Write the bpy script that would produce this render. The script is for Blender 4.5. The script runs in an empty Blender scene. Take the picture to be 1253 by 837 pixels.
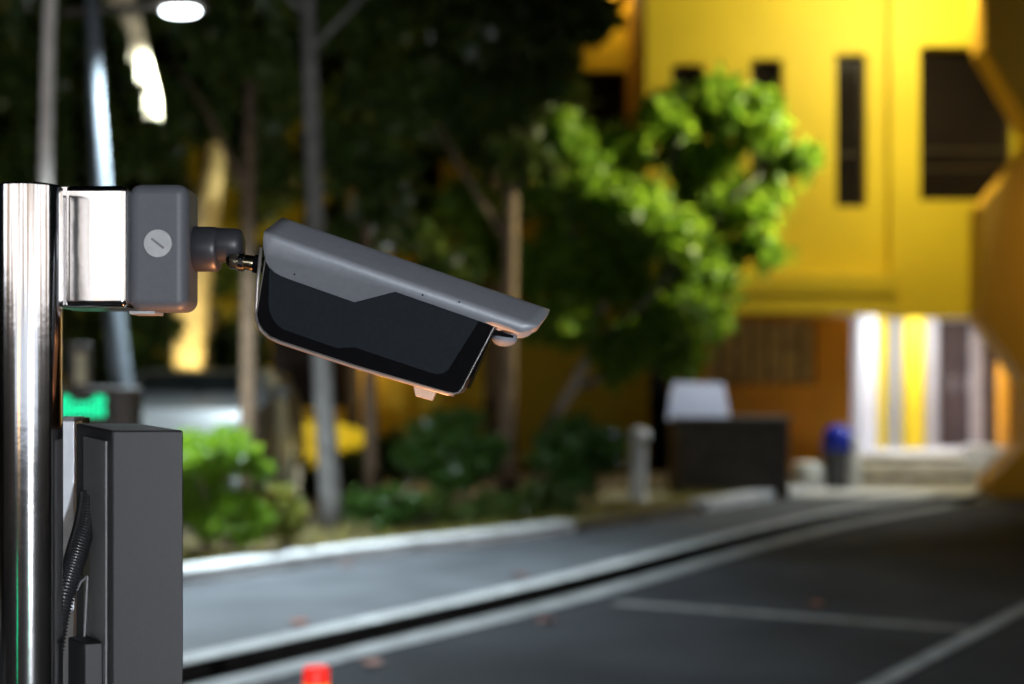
import bpy, bmesh, math, random
import numpy as np
from mathutils import Vector, Matrix

R = math.radians
S = bpy.context.scene
COL = S.collection
random.seed(4)
rng = np.random.default_rng(7)

# ------------------------------------------------------------------ camera
H, F, CX, HOR = 1.6, 1740.0, 626.5, 470.0      # eye height (m), focal length, centre and horizon in photo pixels
cam_d = bpy.data.cameras.new('camera')
cam = bpy.data.objects.new('camera', cam_d); COL.objects.link(cam)
cam.location = (0, 0, H); cam.rotation_euler = (R(90), 0, 0)
cam_d.sensor_width = 36; cam_d.lens = F * 36 / 1253
cam_d.shift_y = (HOR - 418.5) / 1253
cam_d.clip_start = 0.05; cam_d.clip_end = 2000
cam_d.dof.use_dof = True; cam_d.dof.focus_distance = 1.9; cam_d.dof.aperture_fstop = 2.2
S.camera = cam

# ------------------------------------------------------------------ sky, moon, exposure
w = bpy.data.worlds.new("World"); S.world = w; w.use_nodes = True
nt = w.node_tree; bg = nt.nodes['Background']
sky = nt.nodes.new('ShaderNodeTexSky'); sky.sky_type = 'NISHITA'; sky.sun_disc = False
sky.sun_elevation = R(32); sky.sun_rotation = R(150)
nt.links.new(sky.outputs['Color'], bg.inputs['Color']); bg.inputs['Strength'].default_value = 0.0006
sun_d = bpy.data.lights.new('moonlight', 'SUN'); sun_d.energy = 0.006; sun_d.angle = R(0.5); sun_d.color = (1, .95, .88)
sun = bpy.data.objects.new('moonlight', sun_d); COL.objects.link(sun)
sun.rotation_euler = (R(58), 0, R(-150 + 180)); sun.location = (0, 0, 30)
S.view_settings.view_transform = 'Standard'; S.view_settings.look = 'None'
S.view_settings.exposure = 0; S.view_settings.gamma = 1
S.cycles.use_denoising = True
S.cycles.max_bounces = 8; S.cycles.sample_clamp_indirect = 6

# ------------------------------------------------------------------ helpers
def P(px, py, Y):                                # point at distance Y seen at that place of the photograph
    return Vector(((px - CX) * Y / F, Y, H - (py - HOR) * Y / F))
def G(px, py, z=0.0):                            # point on level ground of height z
    Y = F * (H - z) / (py - HOR)
    return Vector(((px - CX) * Y / F, Y, z))

def mat(name, color, rough=.6, metal=0., nscale=None, var=.25, bump=0., bscale=None, emit=None, estr=0., coat=0., trans=0., spec=None):
    m = bpy.data.materials.new(name); m.use_nodes = True
    t = m.node_tree; b = t.nodes['Principled BSDF']
    b.inputs['Roughness'].default_value = rough; b.inputs['Metallic'].default_value = metal
    b.inputs['Base Color'].default_value = (*color, 1)
    if coat: b.inputs['Coat Weight'].default_value = coat; b.inputs['Coat Roughness'].default_value = .05
    if trans: b.inputs['Transmission Weight'].default_value = trans
    if spec is not None: b.inputs['Specular IOR Level'].default_value = spec
    if emit: b.inputs['Emission Color'].default_value = (*emit, 1); b.inputs['Emission Strength'].default_value = estr
    if nscale:
        tc = t.nodes.new('ShaderNodeTexCoord')
        n = t.nodes.new('ShaderNodeTexNoise'); n.inputs['Scale'].default_value = nscale; n.inputs['Detail'].default_value = 6
        t.links.new(tc.outputs['Object'], n.inputs['Vector'])
        r = t.nodes.new('ShaderNodeValToRGB')
        r.color_ramp.elements[0].position = .3; r.color_ramp.elements[1].position = .7
        r.color_ramp.elements[0].color = (*[c * (1 - var) for c in color], 1)
        r.color_ramp.elements[1].color = (*[min(1, c * (1 + var)) for c in color], 1)
        t.links.new(n.outputs['Fac'], r.inputs['Fac']); t.links.new(r.outputs['Color'], b.inputs['Base Color'])
        if bump:
            n2 = t.nodes.new('ShaderNodeTexNoise'); n2.inputs['Scale'].default_value = bscale or nscale * 4; n2.inputs['Detail'].default_value = 4
            t.links.new(tc.outputs['Object'], n2.inputs['Vector'])
            bp = t.nodes.new('ShaderNodeBump'); bp.inputs['Strength'].default_value = bump; bp.inputs['Distance'].default_value = .02
            t.links.new(n2.outputs['Fac'], bp.inputs['Height']); t.links.new(bp.outputs['Normal'], b.inputs['Normal'])
    return m

def leaf_mat(name, c0, c1, transl=.45, rough=.35):
    m = bpy.data.materials.new(name); m.use_nodes = True
    t = m.node_tree; b = t.nodes['Principled BSDF']; out = t.nodes['Material Output']
    g = t.nodes.new('ShaderNodeNewGeometry'); r = t.nodes.new('ShaderNodeValToRGB')
    r.color_ramp.elements[0].color = (*c0, 1); r.color_ramp.elements[1].color = (*c1, 1)
    t.links.new(g.outputs['Random Per Island'], r.inputs['Fac']); t.links.new(r.outputs['Color'], b.inputs['Base Color'])
    b.inputs['Roughness'].default_value = rough
    tr = t.nodes.new('ShaderNodeBsdfTranslucent')
    hs = t.nodes.new('ShaderNodeHueSaturation'); hs.inputs['Value'].default_value = 1.7; hs.inputs['Hue'].default_value = .49
    t.links.new(r.outputs['Color'], hs.inputs['Color']); t.links.new(hs.outputs['Color'], tr.inputs['Color'])
    mx = t.nodes.new('ShaderNodeMixShader'); mx.inputs[0].default_value = transl
    t.links.new(b.outputs[0], mx.inputs[1]); t.links.new(tr.outputs[0], mx.inputs[2]); t.links.new(mx.outputs[0], out.inputs['Surface'])
    return m

def tag(o, label=None, cat=None, group=None, kind=None):
    if label: o['label'] = label
    if cat: o['category'] = cat
    if group: o['group'] = group
    if kind: o['kind'] = kind
    return o
def thing(name, label, cat, loc=(0, 0, 0), group=None):
    o = bpy.data.objects.new(name, None); COL.objects.link(o); o.location = loc; o.empty_display_size = .2
    return tag(o, label, cat, group)
def link(name, me, m, parent=None, smooth=False, bevel=0, seg=3, solid=0, kind=None):
    if m is not None and not me.materials: me.materials.append(m)
    if smooth:
        for p in me.polygons: p.use_smooth = True
    o = bpy.data.objects.new(name, me); COL.objects.link(o)
    if parent is not None:
        o.parent = parent
        base = Vector(parent.location) if parent.parent is None else Vector()
        o.matrix_parent_inverse = Matrix.Translation(-base)     # geometry is written in place
    if solid:
        s = o.modifiers.new('thickness', 'SOLIDIFY'); s.thickness = solid; s.offset = -1
    if bevel:
        b = o.modifiers.new('edges', 'BEVEL'); b.width = bevel; b.segments = seg; b.limit_method = 'ANGLE'; b.angle_limit = R(35)
        for p in me.polygons: p.use_smooth = True
        try: b.harden_normals = True
        except Exception: pass
    if kind: o['kind'] = kind
    return o

class MB:
    def __init__(self): self.bm = bmesh.new()
    def box(self, c, s, rot=None):
        M = Matrix.Translation(Vector(c)) @ (rot.to_4x4() if rot is not None else Matrix.Identity(4)) @ Matrix.Diagonal((s[0], s[1], s[2], 1))
        bmesh.ops.create_cube(self.bm, size=1, matrix=M); return self
    def span(self, a, b):
        return self.box([(a[i] + b[i]) / 2 for i in range(3)], [abs(b[i] - a[i]) for i in range(3)])
    def prism(self, pts, vec):                    # ordered 3D outline pushed along vec
        vec = Vector(vec); n = len(pts)
        a = [self.bm.verts.new(p) for p in pts]; b = [self.bm.verts.new(Vector(p) + vec) for p in pts]
        self.bm.faces.new(a); self.bm.faces.new(b[::-1])
        for i in range(n):
            j = (i + 1) % n; self.bm.faces.new((a[j], a[i], b[i], b[j]))
        return self
    def tube(self, pts, rad, n=12, cap=True):
        pts = [Vector(p) for p in pts]
        if not hasattr(rad, '__len__'): rad = [rad] * len(pts)
        rings = []; up = None
        for i, p in enumerate(pts):
            d = (pts[min(i + 1, len(pts) - 1)] - pts[max(i - 1, 0)]).normalized()
            if up is None: up = Vector((0, 1, 0)) if abs(d.y) < .9 else Vector((1, 0, 0))
            x = d.cross(up).normalized(); y = d.cross(x).normalized(); up = -y if y.dot(up) < 0 else y
            rings.append([self.bm.verts.new(p + rad[i] * (math.cos(2 * math.pi * k / n) * x + math.sin(2 * math.pi * k / n) * y)) for k in range(n)])
        for a, b in zip(rings, rings[1:]):
            for k in range(n):
                self.bm.faces.new((a[k], a[(k + 1) % n], b[(k + 1) % n], b[k]))
        if cap:
            self.bm.faces.new(rings[0][::-1]); self.bm.faces.new(rings[-1])
        return self
    def sphere(self, c, r, sc=(1, 1, 1), u=16, v=10):
        M = Matrix.Translation(Vector(c)) @ Matrix.Diagonal((sc[0], sc[1], sc[2], 1))
        bmesh.ops.create_uvsphere(self.bm, u_segments=u, v_segments=v, radius=r, matrix=M); return self
    def lathe(self, c, prof, n=24):               # prof: (radius, z) list, about a vertical axis
        c = Vector(c); rings = []
        for r, z in prof:
            rings.append([self.bm.verts.new(c + Vector((r * math.cos(2 * math.pi * k / n), r * math.sin(2 * math.pi * k / n), z))) for k in range(n)])
        for a, b in zip(rings, rings[1:]):
            for k in range(n): self.bm.faces.new((a[k], a[(k + 1) % n], b[(k + 1) % n], b[k]))
        self.bm.faces.new(rings[0][::-1]); self.bm.faces.new(rings[-1]); return self
    def build(self, name, m, parent=None, **k):
        bmesh.ops.recalc_face_normals(self.bm, faces=self.bm.faces)
        me = bpy.data.meshes.new(name); self.bm.to_mesh(me); self.bm.free()
        return link(name, me, m, parent, **k)

def lamp(name, typ, loc, energy, color, parent, aim=None, size=.1, spot=None, blend=.4):
    d = bpy.data.lights.new(name, typ); d.energy = energy; d.color = color
    if typ == 'AREA': d.size = size
    else: d.shadow_soft_size = size
    if spot: d.spot_size = R(spot); d.spot_blend = blend
    o = bpy.data.objects.new(name, d); COL.objects.link(o); o.parent = parent
    base = Vector(parent.location)
    o.location = Vector(loc) - base
    if aim is not None: o.rotation_euler = (Vector(aim) - Vector(loc)).to_track_quat('-Z', 'Y').to_euler()
    return o

# ------------------------------------------------------------------ materials
M_asph = mat('road_asphalt', (.024, .0255, .029), .8, spec=.12, nscale=.7, var=.42, bump=.35, bscale=160)
M_path = mat('path_asphalt', (.088, .095, .104), .7, spec=.2, nscale=1.5, var=.22, bump=.3, bscale=150)
M_kerb = mat('kerb_concrete', (.58, .59, .59), .8, nscale=3.5, var=.3, bump=.3, bscale=60)
M_kerbshade = mat('drain_iron', (.020, .019, .018), .9, nscale=9, var=.3, spec=0)  # near-black colour standing in for shade along the path kerb
M_kerbface = mat('kerb_tarred', (.02, .02, .02), .8, nscale=9, var=.3)  # dark kerb face, its shade put into the colour
M_kerb2 = mat('path_kerb_concrete', (.38, .385, .38), .8, nscale=3.5, var=.3, bump=.3, bscale=60)
M_paint = mat('line_paint', (.19, .195, .195), .7, nscale=4, var=.35, bump=.2, bscale=80)
M_faint = mat('worn_paint', (.12, .12, .115), .7, nscale=6, var=.4)
M_soil = mat('soil', (.10, .075, .042), .95, nscale=5, var=.5, bump=.8, bscale=30)
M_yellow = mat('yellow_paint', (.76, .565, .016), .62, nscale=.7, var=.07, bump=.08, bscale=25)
M_amber = mat('amber_paint', (.68, .35, .008), .65, nscale=.8, var=.1, bump=.08, bscale=25)  # yellow paint with the orange-lit shade put into its colour
M_orange = mat('orange_paint', (.74, .31, .006), .6, nscale=.9, var=.1, bump=.06, bscale=25)  # orange lamplight on the lower walls put into the colour
M_white = mat('white_plaster', (.70, .73, .80), .55, nscale=1.2, var=.05)
M_glassdark = mat('dark_window_glass', (.012, .010, .008), .12, nscale=.8, var=.4, spec=.15)
M_frame = mat('window_frame_brown', (.05, .032, .012), .5, nscale=6, var=.2)
M_slat = mat('slat_wood', (.52, .36, .12), .6, nscale=5, var=.35)
M_door = mat('door_panel', (.075, .06, .068), .45, nscale=3, var=.2)
M_steelgrey = mat('grey_alu', (.42, .42, .46), .4, nscale=3, var=.1)
M_chrome = mat('polished_steel', (.84, .84, .86), .12, 1.0, nscale=8, var=.03, bump=.025, bscale=14)
M_chrome2 = mat('polished_clamp', (.86, .85, .84), .14, 1.0, nscale=10, var=.03, bump=.06, bscale=9)
M_grey = mat('bracket_paint', (.095, .101, .117), .5, nscale=160, var=.05, bump=.05, bscale=900)
M_arm = mat('arm_paint', (.034, .035, .042), .42, nscale=160, var=.05)
M_visor = mat('visor_paint', (.275, .295, .335), .45, .2, nscale=120, var=.05, bump=.04, bscale=900)
M_body = mat('housing_metal', (.12, .115, .115), .35, .7, nscale=60, var=.1)
M_trim = mat('edge_trim_metal', (.34, .31, .30), .4, .6, nscale=60, var=.1)
M_gloss = mat('housing_gloss', (.004, .004, .005), .12, nscale=30, var=.2, spec=.02)
M_panel = mat('housing_panel', (.007, .011, .016), .62, nscale=200, var=.14, bump=.05, bscale=900, spec=.12)
M_brass = mat('joint_metal', (.55, .5, .36), .18, 1.0, nscale=60, var=.15)
M_plug = mat('plug_plastic', (.42, .43, .44), .5, nscale=90, var=.08)
M_lug = mat('clear_lug', (.86, .56, .40), .35, nscale=50, var=.05, trans=.15)  # peach of the amber light put into the clear lug's colour
M_lens = mat('lens_glass', (.5, .55, .65), .05, nscale=20, var=.05, trans=.5)
M_screw = mat('screw_steel', (.8, .8, .8), .15, 1.0, nscale=60, var=.05)
M_case = mat('cabinet_coating', (.022, .022, .026), .5, nscale=140, var=.07, bump=.06, bscale=800)
M_case2 = mat('cabinet_side_coating', (.17, .17, .18), .42, nscale=140, var=.12, bump=.12, bscale=800)  # paler than the casing; on the side plate it paints in side light
M_rail = mat('rail_alu', (.72, .76, .84), .38, .2, nscale=40, var=.08)
M_conduit = mat('conduit_plastic', (.022, .022, .025), .3, nscale=80, var=.2)
M_black = mat('black_rubber', (.010, .010, .011), .28, nscale=80, var=.3)
M_green = mat('green_led', (.0, .1, .06), .4, nscale=5, var=.1, emit=(.0, 1.0, .42), estr=1.5)
M_ledlens = mat('led_lens', (.9, .95, 1), .3, nscale=5, var=.02, emit=(.86, .95, 1), estr=16)
M_tubelens = mat('hall_lamp_lens', (.9, .9, 1), .3, nscale=5, var=.02, emit=(1, .96, .92), estr=12)
M_floodlens = mat('flood_lens', (1, .9, .6), .3, nscale=5, var=.02, emit=(1, .85, .5), estr=20)
M_warmlens = mat('warm_lens', (1, .7, .4), .3, nscale=5, var=.02, emit=(1, .5, .18), estr=14)
M_litpane = mat('lit_window', (.9, .9, .9), .3, nscale=.35, var=.1, emit=(.93, .96, 1.0), estr=2.5)
_t = M_litpane.node_tree; _n = _t.nodes.new('ShaderNodeTexNoise'); _n.inputs['Scale'].default_value = .5; _n.inputs['Detail'].default_value = 2
_c = _t.nodes.new('ShaderNodeTexCoord'); _t.links.new(_c.outputs['Object'], _n.inputs['Vector']); _r = _t.nodes.new('ShaderNodeValToRGB')
_r.color_ramp.elements[0].position = .40; _r.color_ramp.elements[0].color = (.20, .13, .075, 1); _r.color_ramp.elements[1].position = .62; _r.color_ramp.elements[1].color = (.95, .97, 1, 1)
_t.links.new(_n.outputs['Fac'], _r.inputs['Fac']); _t.links.new(_r.outputs['Color'], _t.nodes['Principled BSDF'].inputs['Emission Color'])
M_dimpane = mat('lit_window_dim', (.5, .5, .55), .3, nscale=.6, var=.1, emit=(.80, .88, 1), estr=1.0)
M_gate = mat('gatehouse_plaster', (.12, .11, .10), .8, nscale=2, var=.15)
M_warmpane = mat('lit_warm_window', (.9, .8, .6), .3, nscale=.6, var=.1, emit=(1, .66, .36), estr=3)
M_pole = mat('lamp_post_metal', (.085, .10, .115), .75, .0, nscale=6, var=.15)
M_bark = mat('bark_grey', (.145, .138, .13), .85, nscale=7, var=.35, bump=.6, bscale=30)
M_barkp = mat('bark_pale', (.32, .27, .20), .85, nscale=7, var=.3, bump=.6, bscale=30)
M_barkb = mat('bark_brown', (.13, .085, .05), .85, nscale=7, var=.35, bump=.6, bscale=30)
M_palmbark = mat('palm_bark', (.56, .47, .27), .7, nscale=4, var=.25, bump=.4, bscale=18)
M_palepalm = mat('pale_palm_bark', (.68, .62, .58), .75, nscale=4, var=.2, bump=.4, bscale=18)
M_dry = mat('dry_frond', (.62, .52, .33), .7, nscale=6, var=.3)
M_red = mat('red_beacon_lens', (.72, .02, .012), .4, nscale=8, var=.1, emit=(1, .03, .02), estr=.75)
M_orangeband = mat('orange_coating', (.6, .17, .02), .4, nscale=8, var=.1)
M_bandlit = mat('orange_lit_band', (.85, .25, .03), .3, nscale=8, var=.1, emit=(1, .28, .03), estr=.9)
M_carpaint = mat('silver_car_paint', (.22, .23, .23), .4, .2, nscale=5, var=.05, coat=.1)
M_carglass = mat('car_glass', (.02, .025, .025), .05, nscale=5, var=.2)
M_stone = mat('pale_stone', (.42, .38, .25), .85, nscale=7, var=.25, bump=.4, bscale=30)
M_metalbox = mat('dark_metal_box', (.060, .048, .040), .6, nscale=9, var=.4, bump=.2, bscale=40)
M_sheet = mat('white_sheet', (.60, .66, .96), .6, nscale=6, var=.08)
M_blue = mat('blue_plastic', (.012, .035, .52), .35, nscale=8, var=.1)
M_binbody = mat('bin_grey', (.09, .09, .10), .5, nscale=8, var=.15)
M_ceramic = mat('white_ceramic', (.75, .76, .74), .3, nscale=8, var=.06)
M_deadleaf = mat('dead_leaf', (.20, .06, .03), .7, nscale=20, var=.35)
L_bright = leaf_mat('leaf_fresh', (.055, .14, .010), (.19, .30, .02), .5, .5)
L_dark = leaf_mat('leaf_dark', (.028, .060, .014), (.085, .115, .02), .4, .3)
L_lime = leaf_mat('leaf_lime', (.065, .17, .010), (.20, .32, .02), .4)
L_mix = leaf_mat('leaf_mixed', (.09, .17, .015), (.26, .20, .05), .4)
L_bush = leaf_mat('leaf_bush', (.025, .075, .012), (.06, .12, .018), .4)
L_grass = leaf_mat('grass_blade', (.16, .17, .04), (.40, .34, .09), .3)

# ------------------------------------------------------------------ ground, path, kerbs, road lines
def poly_normal(pts, i):
    a = pts[max(i - 1, 0)]; b = pts[min(i + 1, len(pts) - 1)]
    d = (b - a); d.z = 0; d.normalize(); return Vector((d.y, -d.x, 0))     # to the right of travel: road side
def off(pts, o, z):
    r = []
    for i, p in enumerate(pts):
        q = p + poly_normal(pts, i) * o; q.z = z; r.append(q)
    return r
def smooth_line(pts, n=6):
    out = []
    for i in range(len(pts) - 1):
        p0 = pts[max(i - 1, 0)]; p1 = pts[i]; p2 = pts[i + 1]; p3 = pts[min(i + 2, len(pts) - 1)]
        for k in range(n):
            t = k / n
            out.append(.5 * ((2 * p1) + (p2 - p0) * t + (2 * p0 - 5 * p1 + 4 * p2 - p3) * t * t + (3 * p1 - p0 - 3 * p2 + p3) * t ** 3))
    out.append(pts[-1].copy()); return out
def bar(name, L, Rr, z0, z1, m, kind='structure', bevel=0):
    bm = MB(); b = bm.bm; rows = []
    for l, r in zip(L, Rr):
        rows.append([b.verts.new((l.x, l.y, z0)), b.verts.new((l.x, l.y, z1)), b.verts.new((r.x, r.y, z1)), b.verts.new((r.x, r.y, z0))])
    for p, q in zip(rows, rows[1:]):
        for k in range(4): b.faces.new((p[k], p[(k + 1) % 4], q[(k + 1) % 4], q[k]))
    b.faces.new(rows[0]); b.faces.new(rows[-1][::-1])
    o = bm.build(name, m, None, bevel=bevel, seg=2)
    if kind: o['kind'] = kind
    return o

ZP = .10
bm = MB(); n = 24
v = [[bm.bm.verts.new((-300 + 600 * i / n, -300 + 600 * j / n, 0)) for j in range(n + 1)] for i in range(n + 1)]
for i in range(n):
    for j in range(n): bm.bm.faces.new((v[i][j], v[i + 1][j], v[i + 1][j + 1], v[i][j + 1]))
tag(bm.build('road', M_asph), kind='structure')

A0 = [G(225, 716, ZP), G(450, 684, ZP), G(700, 653, ZP), G(985, 604, ZP)]
d0 = (A0[0] - A0[1]).normalized(); A0 = [A0[0] + d0 * 9] + A0
B0 = [G(225, 812, ZP), G(450, 763, ZP), G(700, 707, ZP), G(1000, 632, ZP), G(1190, 600, ZP)]
d0 = (B0[0] - B0[1]).normalized(); B0 = [B0[0] + d0 * 9] + B0
A = smooth_line(A0); B = smooth_line(B0)
NQ = len(B)
def resamp(pts, n):
    ds = [0]
    for a, b in zip(pts, pts[1:]): ds.append(ds[-1] + (b - a).length)
    out = []
    for k in range(n):
        t = ds[-1] * k / (n - 1); i = 0
        while i < len(ds) - 2 and ds[i + 1] < t: i += 1
        f = (t - ds[i]) / (ds[i + 1] - ds[i]); out.append(pts[i].lerp(pts[i + 1], f))
    return out
A = resamp(A, 40); B = resamp(B, 40)
bar('footpath', A, off(B, -.185, 0), .004, ZP, M_path)
bar('path_kerb', off(B, -.184, 0), B, .004, ZP + .004, M_kerb2, bevel=.012)
bar('drain_wall', off(B, .001, 0), off(B, .014, 0), .004, ZP - .002, M_kerbshade)  # dark sheet over the kerb face, painting in its shade
bar('drain_channel', off(B, .015, 0), off(B, .125, 0), .003, .008, M_kerbshade)  # dark strip at the kerb foot, widening the painted shade
bar('gutter_strip', off(B, .127, 0), off(B, .34, 0), .003, .010, M_paint)
# garden kerb, broken where the slab lets the path into the bed
cut0, cut1 = G(735, 648, ZP).y, G(845, 627, ZP).y
Ak = off(A, -.27, 0)
near = [i for i in range(40) if A[i].y <= cut0]; far = [i for i in range(40) if A[i].y >= cut1]
bar('garden_kerb', [Ak[i] for i in near], [A[i] + Vector((-.004, 0, 0)) for i in near], .02, ZP + .115, M_kerb, bevel=.02)
bar('garden_kerb', [Ak[i] for i in far], [A[i] + Vector((-.004, 0, 0)) for i in far], .02, ZP + .115, M_kerb, bevel=.02)
# garden bed
bm = MB()
edge = off(A, -.10, 0)
pts = [Vector((p.x, p.y, 0)) for p in edge] + [Vector((5.0, 23.2, 0)), Vector((-40, 23.2, 0)), Vector((-40, edge[0].y, 0))]
bm.prism([(p.x, p.y, .01) for p in pts], (0, 0, .15))
tag(bm.build('garden_bed', M_soil), kind='structure')
# painted road lines
def line(name, a, b, wd, m):
    d = (b - a).normalized(); nn = Vector((-d.y, d.x, 0)) * wd / 2
    q = MB(); q.prism([a + nn + Vector((0, 0, .003)), b + nn + Vector((0, 0, .003)), b - nn + Vector((0, 0, .003)), a - nn + Vector((0, 0, .003))], (0, 0, .004))
    return tag(q.build(name, m), kind='structure')
line('lane_line', G(1010, 871), G(1330, 705), .11, M_paint)
line('stop_line', G(752, 738), G(1185, 771), .15, M_faint)
# apron in front of the steps
bm = MB(); bm.prism([G(968, 607, ZP), G(1188, 607, ZP), G(1205, 594, ZP), G(990, 594, ZP)], (0, 0, .016))
tag(bm.build('apron', M_kerb), kind='structure')

# ------------------------------------------------------------------ yellow building
YF = 23.5; yw = YF + 4.0
def bx(px): return (px - CX) * YF / F
def bz(py): return H - (py - HOR) * YF / F
def wall_holes(x0, x1, z0, z1, y0, y1, holes):    # a slab with rectangular openings and their reveals
    xs = sorted({x0, x1, *[h[0] for h in holes], *[h[1] for h in holes]}); zs = sorted({z0, z1, *[h[2] for h in holes], *[h[3] for h in holes]})
    solid = lambda i, j: 0 <= i < len(xs) - 1 and 0 <= j < len(zs) - 1 and not any(h[0] - 1e-6 < (xs[i] + xs[i + 1]) / 2 < h[1] and h[2] < (zs[j] + zs[j + 1]) / 2 < h[3] for h in holes)
    m = MB(); vd = {}
    def V(i, j, y):
        k = (i, j, y)
        if k not in vd: vd[k] = m.bm.verts.new((xs[i], y, zs[j]))
        return vd[k]
    for i in range(len(xs) - 1):
        for j in range(len(zs) - 1):
            if not solid(i, j): continue
            for y in (y0, y1): m.bm.faces.new((V(i, j, y), V(i + 1, j, y), V(i + 1, j + 1, y), V(i, j + 1, y)))
            for (di, dj, a, b) in ((-1, 0, (i, j), (i, j + 1)), (1, 0, (i + 1, j), (i + 1, j + 1)), (0, -1, (i, j), (i + 1, j)), (0, 1, (i, j + 1), (i + 1, j + 1))):
                if not solid(i + di, j + dj): m.bm.faces.new((V(*a, y0), V(*b, y0), V(*b, y1), V(*a, y1)))
    return m
yb = thing('yellow_building', 'yellow plastered building with tall dark windows and a brightly lit doorway', 'building', (6, YF, 0))
def window(x0, x1, z0, z1, y, parent, mull=()):
    f = MB(); t = .05
    f.span((x0, y - .03, z0), (x0 + t, y + .03, z1)); f.span((x1 - t, y - .03, z0), (x1, y + .03, z1))
    f.span((x0 + t, y - .028, z0), (x1 - t, y + .028, z0 + t)); f.span((x0 + t, y - .028, z1 - t), (x1 - t, y + .028, z1))
    for mz in mull: f.span((x0 + t, y - .026, mz - .02), (x1 - t, y + .026, mz + .02))
    fo = f.build('window', M_frame, parent)
    MB().span((x0 + t, y - .008, z0 + t), (x1 - t, y + .008, z1 - t)).build('pane', M_glassdark, fo)
    return fo
# upper left wall, set back from the right bay
zl = bz(341)
hl = [(bx(1023), bx(1060), bz(253), bz(66)), (bx(919), bx(958), bz(253), bz(72)), (bx(822), bx(862), bz(253), bz(78))]
wall_holes(bx(790), bx(1085), zl, 12, YF, YF + .35, hl).build('wall', M_yellow, yb)
for h in hl: window(*h, YF + .2, yb, mull=(h[2] + .9,))
# right bay above the doorway
hr = [(bx(1121), bx(1238), bz(247), bz(60))]
wall_holes(bx(1085), bx(1560), bz(388), 12, YF - .22, YF + .36, hr).build('wall', M_yellow, yb)
window(*hr[0], YF + .1, yb, mull=(bz(183), bz(205)))
# ledge under the left wall
MB().span((bx(880), YF - .75, bz(363)), (bx(1085) - .003, YF + .30, zl - .002)).build('ledge', M_yellow, yb, bevel=.02)
MB().span((bx(880) + .04, YF - .71, bz(385)), (bx(1085) - .004, YF + .28, bz(363) - .003)).build('ledge', M_yellow, yb)
# lower wall behind, orange, with a slatted opening
ys = YF + .30
hs = [(bx(868), bx(1003), bz(470), bz(391))]
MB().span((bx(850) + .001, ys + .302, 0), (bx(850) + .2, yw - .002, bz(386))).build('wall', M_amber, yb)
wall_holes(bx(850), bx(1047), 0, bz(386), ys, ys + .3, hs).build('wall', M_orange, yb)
x0, x1, z0, z1 = hs[0]
sh = MB().span((x0 + .002, ys + .16, z0), (x1 - .002, ys + .2, z1)).build('shutter', M_frame, yb)
ns = 7
for k in range(ns):
    xa = x0 + (x1 - x0) * (k + .14) / ns; xb_ = x0 + (x1 - x0) * (k + .84) / ns
    MB().span((xa, ys + .09, z0 + .02), (xb_, ys + .155, z1 - .02)).build('slat', M_slat, sh)
# darker wing set back on the left

kx = lambda px: (px - CX) * yw / F
kz = lambda py: H - (py - HOR) * yw / F
hw = [(kx(700), kx(768), kz(250), kz(86)), (kx(500), kx(540), kz(270), kz(150)), (kx(330), kx(440), kz(500), kz(380)), (kx(100), kx(180), kz(330), kz(150))]
wall_holes(kx(-160), kx(795), 0, 11, yw, yw + .35, hw).build('wall', M_yellow, yb, ).__setitem__('label', 'amber wing wall set back behind the trees')
for h in hw: window(*h, yw + .2, yb)
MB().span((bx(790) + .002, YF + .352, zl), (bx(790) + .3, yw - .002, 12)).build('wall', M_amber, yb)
# entrance hall
FL = .46
yd0, yd1 = YF - .22, YF + 3.2
MB().span((bx(1047) - .4, YF + .37, FL - .14), (bx(1300), yd1 + .3, FL)).build('hall_floor', M_white, yb)
MB().span((bx(1047) - .4, yd1, FL), (bx(1300), yd1 + .2, 2.95)).build('hall_wall', M_white, yb)
MB().span((bx(1047) - .42, YF + .62, FL), (bx(1047) - .25, yd1, 2.95)).build('hall_wall', M_white, yb)
MB().span((bx(1300), YF + .40, FL), (bx(1300) + .15, yd1, 2.95)).build('hall_wall', M_orange, yb)
MB().span((bx(1047) - .4, YF + .37, 2.95), (bx(1300), yd1 + .2, 3.05)).build('hall_ceiling', M_white, yb)
hx = lambda px, y: (px - CX) * y / F
def column(a, b, y, m, d=.22): MB().span((hx(a, y), y, FL + .001), (hx(b, y), y + d, 2.945)).build('column', m, yb, bevel=.01)
column(1051, 1073, YF + 1.5, M_white); column(1075, 1085, YF + 1.75, M_yellow); column(1093, 1106, YF + 2.0, M_white)
column(1108, 1131, YF + 1.6, M_yellow); column(1133, 1148, YF + 1.9, M_steelgrey)
for a, b in ((1151, 1168), (1169.5, 1186), (1205, 1222)):
    y = YF + 2.4
    dd = MB().span((hx(a, y), y, FL + .002), (hx(b, y), y + .06, 2.75)).build('door', M_door, yb)
    MB().span((hx(b, y) - .06, y - .05, 1.45), (hx(b, y) - .03, y - .002, 1.75)).build('handle', M_steelgrey, dd)
column(1188, 1203, YF + 2.3, M_steelgrey, .2)
# steps up to the hall
for k in range(3):
    z1_ = ZP + .004 + (k + 1) * .118
    ya = 21.6 + k * .62
    MB().span((hx(1040, 21.8), ya, .02), (hx(1212, 21.8), ya + (.617 if k < 2 else 1.2), z1_)).build('step', M_kerb, yb, bevel=.012)
MB().span((hx(1214, 21.8), 21.3, .02), (hx(1238, 21.8), 23.2, .62)).build('step_parapet', M_white, yb, bevel=.02)
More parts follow.
